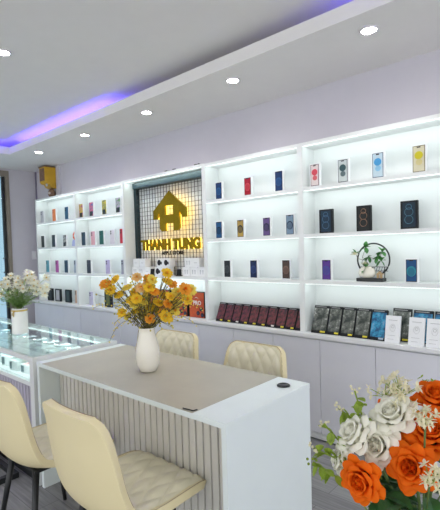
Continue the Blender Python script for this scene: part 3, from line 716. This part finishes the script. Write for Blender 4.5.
# ------------------------------------------------------------------ flowers
def frame_of(d):
    d = Vector(d).normalized(); up = Vector((0, 0, 1)) if abs(d.z) < .95 else Vector((1, 0, 0))
    u = up.cross(d).normalized(); return u, d.cross(u), d
def petal(b, c, u, v, d, ang, r0, r1, h0, h1, wd, curl=.25, n=5, m=4, cupk=.35, ph=0.):
    """one petal from radius r0/height h0 to radius r1/height h1, curling outward at the lip"""
    ca, sa = math.cos(ang), math.sin(ang); rad = u*ca+v*sa; tan = -u*sa+v*ca; V = []
    for i in range(n+1):
        t = i/n; row = []
        rr = r0+(r1-r0)*(t**.7)+curl*r1*max(0, t-.72)*2.2; hh = h0+(h1-h0)*math.sin(t*PI/2)-curl*(h1-h0)*max(0, t-.8)*1.6
        w = wd*(math.sin(PI*(.12+.72*t)))**.7
        for j in range(m+1):
            s = 2*j/m-1
            lip = .04*wd*math.sin(3*s+ph)*t
            row.append(b.b.verts.new(c+rad*(rr-cupk*wd*s*s*.5)+tan*(s*w/2)+d*(hh-.12*wd*s*s*t+lip)))
        V.append(row)
    for i in range(n):
        for j in range(m): b.b.faces.new((V[i][j], V[i][j+1], V[i+1][j+1], V[i+1][j]))
def rose(name, c, d, R, m, parent, open_=1.):
    b = MB(); c = Vector(c); u, v, dd = frame_of(d); H = R*1.15
    for k in range(14):  # tight spiral heart
        a = k*2.4; q = .10+.028*k
        petal(b, c, u, v, dd, a, R*q*.6, R*q, -.1*H, H*(.62-.012*k), R*(.42+.03*k), .05, 4, 3, .5, k)
    for lay, (rr, hh, cnt, wd, cu) in enumerate([(.50, .60, 5, .85, .22), (.72, .50, 5, 1.0, .34), (.95, .32, 6, 1.05, .42), (1.08, .08, 5, 1.05, .4)]):
        for k in range(cnt):
            a = k*2*PI/cnt+lay*.7+random.uniform(-.15, .15)
            petal(b, c, u, v, dd, a, R*.15, R*rr*open_, -.35*H-.05*lay*H, H*hh*random.uniform(.9, 1.08), R*wd, cu, 6, 5, .38, random.uniform(0, 6))
    return b.build(name, m, parent, True)
def stem_tube(pts, r, name, m, parent): return MB().tube(pts, r, 6).build(name, m, parent, True)
def bez(a, b, bend, n=8):
    a, b, k = Vector(a), Vector(b), Vector(bend)
    return [(1-t)**2*a+2*t*(1-t)*k+t*t*b for t in [i/n for i in range(n+1)]]

# --- near bouquet of roses (vase and little table are just below the picture)
VP_ = Vector((-.235, .775, .752))
tb = empty('side_table', (-.235, .775, 0), 'round white side table under the rose bouquet, just below the picture', 'table')
MB().lathe([(.19, 0), (.2, .01), (.2, .02), (.195, .025), (.0001, .025)], 40, (0, 0, .725)).build('tabletop', M['top'], tb, True)
MB().lathe([(.15, 0), (.15, .012), (.02, .02), (.018, .725)], 32).build('pedestal', M['whitepl'], tb, True)
v = tag(MB().lathe([(.035, 0), (.05, .01), (.06, .06), (.052, .12), (.034, .165), (.036, .185), (.032, .185), (.028, .16), (.0001, .15)], 32).build('vase', M['ceramic'], None, True, VP_), 'ivory vase holding the orange and white rose bouquet', 'vase')
neck = VP_+Vector((0, 0, .17))
cam = Vector((0, 0, 1.45))
def rstem(c, dirv, R, m, label, cat='flower', name='rose', grp='rose stems in the near bouquet'):
    c = Vector(c); dv = Vector(dirv).normalized()
    t = empty(name, c, label, cat, grp)
    rose('blossom', (0, 0, 0), dv, R, m, t)
    base = c-dv*R*.45
    pts = [p-c for p in bez(neck-Vector((0, 0, .13))+Vector((random.uniform(-.012, .012), random.uniform(-.012, .012), 0)), base, (neck+base)/2-dv*.03+Vector((0, 0, .015)))]
    stem_tube(pts, .0028, 'stem', M['stem'], t)
    b = MB()
    for k in range(5):
        a = k*2*PI/5; u, w_, d_ = frame_of(dv); leaf_shape(b, -dv*R*.42, (u*math.cos(a)+w_*math.sin(a)+d_*.4), R*.8, R*.28, .1)
    b.build('sepals', M['leaf'], t); b = MB()
    for k in range(3):
        q = pts[4+k % 3]; a = random.uniform(0, 2*PI); leaf_shape(b, q, (math.cos(a), math.sin(a), .3), .055, .034, .3)
    b.build('leaves', M['leaf'], t)
    return t
R_ = .030
rstem((-.291, .659, 1.07), (-.1, -.9, .05), .0315, M['orange'], 'orange rose lowest at the left of the near bouquet')
rstem((-.228, .703, 1.094), (.05, -.9, .35), .033, M['orange'], 'orange rose at the centre of the near bouquet')
rstem((-.214, .760, 1.133), (.1, -.5, .75), .038, M['orange'], 'wide open orange rose at the right picture edge')
rstem((-.226, .835, 1.170), (.1, -.4, .85), .034, M['orange'], 'orange rose at the top right of the near bouquet')
rstem((-.305, .835, 1.140), (-.2, -.3, .85), .026, M['orange'], 'orange rose mostly hidden behind the top white rose')
rstem((-.268, .738, 1.158), (-.15, -.6, .75), .034, M['whitep'], 'white rose at the top of the near bouquet')
rstem((-.316, .695, 1.126), (-.5, -.6, .55), .034, M['whitep'], 'white rose at the left of the near bouquet')
rstem((-.284, .712, 1.110), (-.1, -.9, .3), .033, M['whitep'], 'white rose above the lowest orange rose')
rstem((-.340, .690, 1.078), (-.8, -.6, .1), .027, M['whitep'], 'greenish white rose leaning out farthest left')
def star_cluster(c, label, n=9, sp=.02, m=None, r=.009):
    c = Vector(c); t = empty('blossom_sprig', c, label, 'flower', 'small sprigs in the near bouquet')
    pts = bez(neck-Vector((0, 0, .13)), c-Vector((0, 0, .01)), (neck+c)/2+Vector((0, 0, .02)))
    stem_tube([p-c for p in pts], .0016, 'stem', M['stem'], t)
    b = MB(); g = MB()
    for i in range(n):
        p = Vector((random.gauss(0, 1), random.gauss(0, 1), random.gauss(0, .7)))*sp*.6; d = (p.normalized()+Vector((-.1, -.7, .5))).normalized(); u, w_, d_ = frame_of(d)
        g.tube([(0, 0, -.012), p-d*.004], .0007, 4)
        for k in range(5):
            a = k*2*PI/5; leaf_shape(b, p, u*math.cos(a)+w_*math.sin(a)+d_*.25, r, r*.5, .0, 4)
    b.build('small_blossoms', m or M['creamp'], t); g.build('twigs', M['lime'], t)
star_cluster((-.264, .765, 1.196), 'cream star-blossom sprig at the top of the near bouquet', 30, .024, r=.011)
star_cluster((-.292, .765, 1.190), 'cream star-blossom sprig over the top white rose', 16, .018)
star_cluster((-.207, .705, 1.180), 'cream star-blossom sprig above the open orange rose', 22, .019, r=.010)
star_cluster((-.190, .668, 1.108), 'cream star-blossom sprig at the right edge between orange roses', 20, .018, r=.010)
star_cluster((-.255, .90, 1.165), 'pale green sprig at the top right behind the roses', 18, .022, M['lime'])
def bud_sprig(c, label, L=.05, lean=(-.6, 0, .6), white=False):
    c = Vector(c); t = empty('bud_sprig', c, label, 'flower', 'green bud sprigs in the near bouquet')
    ln = Vector(lean).normalized()
    pts = bez(neck-Vector((0, 0, .13)), c, (neck+c)/2+Vector((0, 0, .01)))+[c+ln*L*q for q in (.35, .7, 1)]
    stem_tube([p-c for p in pts], .0014, 'stem', M['lime'], t)
    b = MB(); g = MB()
    for i in range(8):
        q = -0.25+1.1*i/8; p = ln*L*q; a = random.uniform(0, 2*PI); dv = Vector((math.cos(a), -.4, math.sin(a)))
        leaf_shape(b, p, dv, .020, .015, .1)
    for i in range(7): g.ball(ln*L+Vector((random.uniform(-.009, .009), random.uniform(-.006, .006), random.uniform(-.005, .009))), .0028, sub=1)
    b.build('leaves', M['lime'], t); g.build('buds', M['creamp'] if white else M['lime'], t, True)
bud_sprig((-.338, .685, 1.106), 'green leafy sprig with buds reaching farthest left, upper one', .045, (-.55, -.1, .55), True)
bud_sprig((-.345, .672, 1.085), 'green leafy sprig ending in a pale blossom, lower left', .04, (-.8, -.1, .15), True)
bud_sprig((-.316, .72, 1.15), 'green sprig with cream buds standing above the white roses', .045, (-.25, 0, .8), True)
bud_sprig((-.325, .71, 1.143), 'short green sprig with cream buds left of the top white rose', .035, (-.8, 0, .4), True)
bud_sprig((-.348, .662, 1.062), 'lime green grassy sprig below the left white rose', .035, (-.8, 0, .2))
# dark foliage around the neck
t = empty('foliage_spray', neck+Vector((0, 0, .03)), 'dark green rose leaves at the bottom of the near bouquet', 'leaves')
b = MB(); g = MB()
for i in range(46):
    a = random.uniform(0, 2*PI); r_ = random.uniform(.03, .085); z_ = random.uniform(.0, .10)
    p = Vector((r_*math.cos(a), r_*math.sin(a), z_)); leaf_shape(b, p, (math.cos(a), math.sin(a), random.uniform(-.3, .6)), random.uniform(.04, .055), random.uniform(.028, .038), .3)
    if i % 3 == 0: g.tube([(0, 0, -.06), (0, 0, 0), p], .0015, 5)
b.build('leaves', M['leaf'], t); g.build('stem', M['stem'], t)

# --- yellow bouquet in the tall vase on the desk
VB = Vector((-1.885, 1.49, DZ+.0012))
tag(MB().lathe([(.040, 0), (.048, .004), (.062, .04), (.067, .085), (.064, .13), (.052, .18), (.043, .215), (.044, .238), (.048, .243), (.044, .242), (.039, .215), (.0001, .20)], 40).build('vase', M['ceramic'], None, True, VB),
    'tall ivory vase on the desk with yellow flowers', 'vase')
rb = MB(); rb.tube([(-.049, -.02, .225), (-.05, -.03, .17), (-.064, -.035, .12), (-.066, -.03, .08)], .0016, 5)
tag(rb.build('ribbon_cord', C((.5, .38, .2)), None, True, VB), 'thin tan cord hanging down the side of the yellow flower vase', 'cord')
yneck = VB+Vector((0, 0, .225))
RY_, UX = Vector((.746, .666, 0)), Vector((0, 0, 1))   # picture-plane right direction at this yaw
toward = Vector((.78, -.62, 0)).normalized()*1.0
def blossom_round(b, c, d, R, layers=4):
    u, v, dd = frame_of(d)
    for lay in range(layers):
        q = (lay+1)/layers; cnt = 4+lay*2
        for k in range(cnt):
            a = k*2*PI/cnt+lay*.9+random.uniform(-.2, .2)
            petal(b, c, u, v, dd, a, R*.08, R*(.28+.75*q), -.15*R, R*(.75-.6*q), R*(.45+.35*q), .3, 4, 3, .3, random.uniform(0, 6))
yel = [(-2.063,1.356,1.28,'amber'),(-2.025,1.39,1.301,'yellow'),(-2.008,1.401,1.216,'yellow'),(-1.995,1.407,1.117,'yellow'),(-1.975,1.433,1.254,'lemon'),(-1.934,1.472,1.314,'peach'),(-1.917,1.485,1.258,'peach'),
 (-1.904,1.492,1.185,'lemon'),(-1.908,1.484,1.102,'yellow'),(-1.872,1.527,1.301,'lemon'),(-1.863,1.532,1.234,'amber'),(-1.846,1.543,1.172,'yellow'),(-1.879,1.512,1.14,'yellow'),(-1.81,1.584,1.332,'yellow'),
 (-1.805,1.586,1.281,'yellow'),(-1.797,1.589,1.203,'yellow'),(-1.785,1.603,1.264,'amber'),(-1.763,1.617,1.163,'lemon'),(-1.739,1.643,1.246,'amber'),(-1.71,1.668,1.234,'lemon'),(-1.764,1.62,1.219,'lemon'),
 (-1.825,1.56,1.112,'amber'),(-1.80,1.57,1.09,'yellow'),(-1.942,1.461,1.226,'yellow'),(-1.958,1.444,1.187,'yellow'),(-1.888,1.509,1.224,'lemon'),(-1.809,1.577,1.165,'amber'),(-1.73,1.648,1.19,'yellow'),
 (-1.87,1.50,1.30,'amber'),(-1.95,1.47,1.159,'lemon'),(-1.84,1.48,1.26,'yellow'),(-1.86,1.60,1.2,'yellow'),(-1.90,1.44,1.2,'yellow'),(-2.071,1.348,1.275,'amber'),(-2.046,1.372,1.246,'yellow'),(-1.97,1.428,1.095,'lemon'),(-1.879,1.509,1.088,'amber'),(-1.817,1.565,1.10,'yellow'),(-1.775,1.603,1.12,'lemon'),(-1.933,1.464,1.131,'yellow'),(-1.846,1.541,1.117,'lemon'),(-1.884,1.51,1.179,'amber')]
groups = {}; OLIVE = mat('olive_yellow_bud', (.50, .42, .05), .6, var=.4, scale=60)
for i, f_ in enumerate(yel):   # sprays of three or four blossoms by direction
    a = math.atan2((Vector(f_[:3])-yneck).z-.05, (Vector(f_[:3])-yneck).dot(RY_)); groups.setdefault(int(a/ (PI/9)), []).append(f_)
keys = sorted(groups)
where = ['reaching lowest to the right', 'at the right side', 'rising towards the upper right', 'right of the middle', 'just right of centre', 'in the centre', 'just left of centre', 'rising to the upper left', 'at the left side', 'reaching lowest to the left', 'behind', 'beside the neck']
ni = 0
for gi, kk in enumerate(keys):
    fs = groups[kk]
    t = empty('flower_spray', yneck, 'yellow artificial flower spray %s in the ivory desk vase' % where[min(gi, 11)], 'flower', 'yellow flower sprays in the desk vase')
    stems = MB(); lv = MB(); bd = MB()
    for f_ in fs:
        off = toward*random.uniform(-.05, .07)
        p = Vector(f_[:3])-yneck+off
        d = (p.normalized()*.8+toward*1.0+Vector((random.uniform(-.4, .4), random.uniform(-.4, .4), random.uniform(-.1, .5)))).normalized()
        R = random.uniform(.024, .032)
        b = MB(); blossom_round(b, p, d, R); b.build('blossom', M[f_[3]], t, True)
        b = MB(); b.ball(p+d*R*.25, R*.22, sub=1)
        b.build('blossom_heart', M['amber'] if f_[3] != 'amber' else M['orange'], t, True)
        e = Vector((random.uniform(-.02, .02), random.uniform(-.02, .02), -.02)); pts = bez(e, p-d*R*.1, p*.5+Vector((0, 0, .02)))
        stems.tube(pts, .0020, 5)
        for q in pts[3:7]:
            a = random.uniform(0, 2*PI); leaf_shape(lv, q, (math.cos(a), math.sin(a), .4), .034, .015, .2)
        for _ in range(5):
            q = p+Vector((random.uniform(-.045, .045), random.uniform(-.045, .045), random.uniform(-.06, .03))); stems.tube([pts[5], q], .0010, 4); bd.ball(q, .0055, sub=1)
    stems.build('stems', M['twig'], t, True); lv.build('leaves', OLIVE, t); bd.build('buds', OLIVE, t)
for i, (sp, ep, mid, lb) in enumerate([(0, (-2.044, 1.356, .968), (-1.99, 1.42, 1.12), 'thin drooping twig with yellow buds hanging low left of the vase'), (0, (-2.11, 1.30, 1.15), (-1.98, 1.40, 1.18), 'thin twig with tiny buds reaching out left of the vase'),
                                   (0, (-1.692, 1.674, 1.045), (-1.78, 1.60, 1.12), 'thin drooping twig reaching right of the vase'), (0, (-2.02, 1.37, 1.06), (-1.93, 1.45, 1.14), 'thin twig curling just left of the vase neck'),
                                   (0, (-1.66, 1.70, 1.13), (-1.76, 1.62, 1.17), 'thin twig with buds pointing at the orange carton')]):
    t = empty('bud_twig', yneck, lb, 'twig', 'thin bud twigs in the desk vase')
    pts = bez((0, 0, -.02), Vector(ep)-yneck, Vector(mid)-yneck+Vector((0, 0, .04)), 12); stem_tube(pts, .0012, 'twig', M['twig'], t)
    b = MB()
    for q in pts[5:]:
        for _ in range(2): b.ball(q+Vector((random.uniform(-.012, .012), random.uniform(-.012, .012), random.uniform(-.014, .010))), .0042, sub=1)
    b.build('buds', M['lemon'], t, True)
t = empty('foliage_spray', yneck, 'olive leaves filling the mouth of the ivory desk vase', 'leaves')
b = MB(); g = MB()
for i in range(60):
    a = random.uniform(0, 2*PI); r_ = random.uniform(.0, .10); p = Vector((r_*math.cos(a), r_*math.sin(a), random.uniform(.0, .17)+r_*.4)); leaf_shape(b, p, (math.cos(a), math.sin(a), .7), .04, .015, .2)
    if i % 2: g.tube([(0, 0, -.02), p], .0013, 4)
b.build('leaves', mat('olive_leaf', (.28, .27, .05), .6, var=.5, scale=60), t); g.build('stem', M['twig'], t)

# --- daisies in the white vase on the showcase
VC = Vector((-3.531, 1.501, SZ+.0045))
vc = empty('vase', VC, 'white ribbed vase on the glass showcase with white daisies', 'vase')
pr_ = [(.052, 0), (.060, .004)]
for i in range(14): pr_ += [(.0615, .008+i*.0125), (.0595, .014+i*.0125)]
pr_ += [(.060, .186), (.057, .200), (.059, .207), (.054, .206), (.052, .19), (.0001, .18)]
MB().lathe(pr_, 40).build('vase_body', M['wceramic'], vc, True)
b = MB(); b.lathe([(.0605, 0), (.0625, .006), (.0605, .012)], 32, (0, 0, .184)); 
b.tube([(.03, -.055, .19), (.037, -.062, .165), (.028, -.061, .145)], .0035, 5); b.tube([(.03, -.055, .19), (.018, -.066, .168), (.012, -.064, .155)], .0035, 5)
b.build('gold_ribbon', C((.6, .42, .1)), vc, True)
dn = VC+Vector((0, 0, .195))
dais = [(-3.678,1.388,1.243),(-3.629,1.428,1.176),(-3.618,1.442,1.257),(-3.588,1.471,1.288),(-3.545,1.507,1.262),(-3.533,1.515,1.205),(-3.491,1.558,1.309),(-3.497,1.55,1.244),(-3.472,1.571,1.243),(-3.454,1.586,1.202),
 (-3.478,1.562,1.17),(-3.43,1.608,1.217),(-3.376,1.659,1.264),(-3.375,1.655,1.191),(-3.387,1.642,1.143),(-3.435,1.599,1.153),(-3.599,1.452,1.126),(-3.55,1.496,1.141),(-3.563,1.487,1.182),(-3.514,1.53,1.18),(-3.641,1.415,1.144),
 (-3.50,1.56,1.285),(-3.56,1.50,1.235),(-3.64,1.42,1.215),(-3.45,1.59,1.25),(-3.52,1.53,1.225),(-3.41,1.62,1.185),(-3.46,1.58,1.295),(-3.70,1.37,1.19),(-3.60,1.45,1.22)]
tow2 = Vector((.92, -.39, 0))
dl_lab = lambda p: 'white daisy stem in the showcase vase, %s %s' % (['far left', 'left', 'left of centre', 'centre', 'right of centre', 'right', 'far right'][max(0, min(6, int((p[0]+3.70)/.047)))], ['low in the bunch', 'mid height', 'high', 'topmost'][max(0, min(3, int((p[2]-1.12)/.05)))])
for i, f_ in enumerate(dais):
    p = Vector(f_)-dn+tow2*random.uniform(-.05, .06)
    t = empty('daisy_stem', dn, dl_lab(f_), 'flower', 'white daisies in the showcase vase')
    d = (p.normalized()*.6+tow2*.9+Vector((random.uniform(-.3, .3), random.uniform(-.3, .3), random.uniform(0, .5)))).normalized(); u, v, dd = frame_of(d); R = random.uniform(.039, .048)
    b = MB()
    for lay in (0, 1):
        for k in range(8):
            a = k*PI/4+lay*.4; leaf_shape(b, p+dd*.002*lay, u*math.cos(a)+v*math.sin(a)+dd*(.22+.2*lay), R*(1-.2*lay), R*.72, .05, 5, .08)
    b.build('petals', M['whitep'], t); MB().ball(p+dd*.007, R*.17, sub=1).build('flower_centre', M['pollen'], t, True)
    stem_tube(bez((random.uniform(-.03, .03), random.uniform(-.03, .03), -.02), p, p*.5+Vector((0, 0, .04))), .0016, 'stem', M['fern'], t)
t = empty('fern_spray', dn, 'feathery green foliage below the white daisies', 'leaves'); 
b = MB(); g = MB()
for i in range(110):
    a = random.uniform(0, 2*PI); r_ = random.uniform(.02, .17); p = Vector((r_*math.cos(a), r_*math.sin(a), random.uniform(.01, .16)+r_*.2))
    pts = bez((0, 0, -.01), p, p*.4+Vector((0, 0, .05)), 5); g.tube(pts, .0009, 3)
    for q in pts[2:]:
        for _ in range(5):
            a2 = random.uniform(0, 2*PI); leaf_shape(b, q, (math.cos(a2), math.sin(a2), random.uniform(-.2, .8)), .026, .005, .2, 2)
b.build('fronds', M['fern'], t); g.build('stem', M['fern'], t)
t['kind'] = 'stuff'

# ------------------------------------------------------------------ light from the open shop front
w = bpy.data.worlds.new('World'); S.world = w; w.use_nodes = True
bg_ = w.node_tree.nodes['Background']; bg_.inputs['Color'].default_value = (.96, .985, 1, 1); bg_.inputs['Strength'].default_value = 1.6

# ------------------------------------------------------------------ camera
f, cy = 430.1, 267.4; ya, pi_, ro = [math.radians(a) for a in (41.75, -2.29, -1.59)]
fwv = Vector((-math.sin(ya)*math.cos(pi_), math.cos(ya)*math.cos(pi_), math.sin(pi_)))
r = Vector((math.cos(ya), math.sin(ya), 0)); u = r.cross(fwv)
r2 = math.cos(ro)*r+math.sin(ro)*u; u2 = -math.sin(ro)*r+math.cos(ro)*u
cd = bpy.data.cameras.new('camera'); co = bpy.data.objects.new('camera', cd); COL.objects.link(co)
mtx = Matrix((r2, u2, -fwv)).transposed().to_4x4(); mtx.translation = (0, 0, 1.45); co.matrix_world = mtx
cd.sensor_fit = 'VERTICAL'; cd.sensor_height = 36; cd.lens = 36*f/510; cd.shift_y = (cy-255)/510; cd.clip_start = .02
S.camera = co
S.view_settings.view_transform = 'Standard'; S.view_settings.look = 'None'; S.view_settings.gamma = 1; S.view_settings.exposure = .12
S.view_settings.use_curve_mapping = False
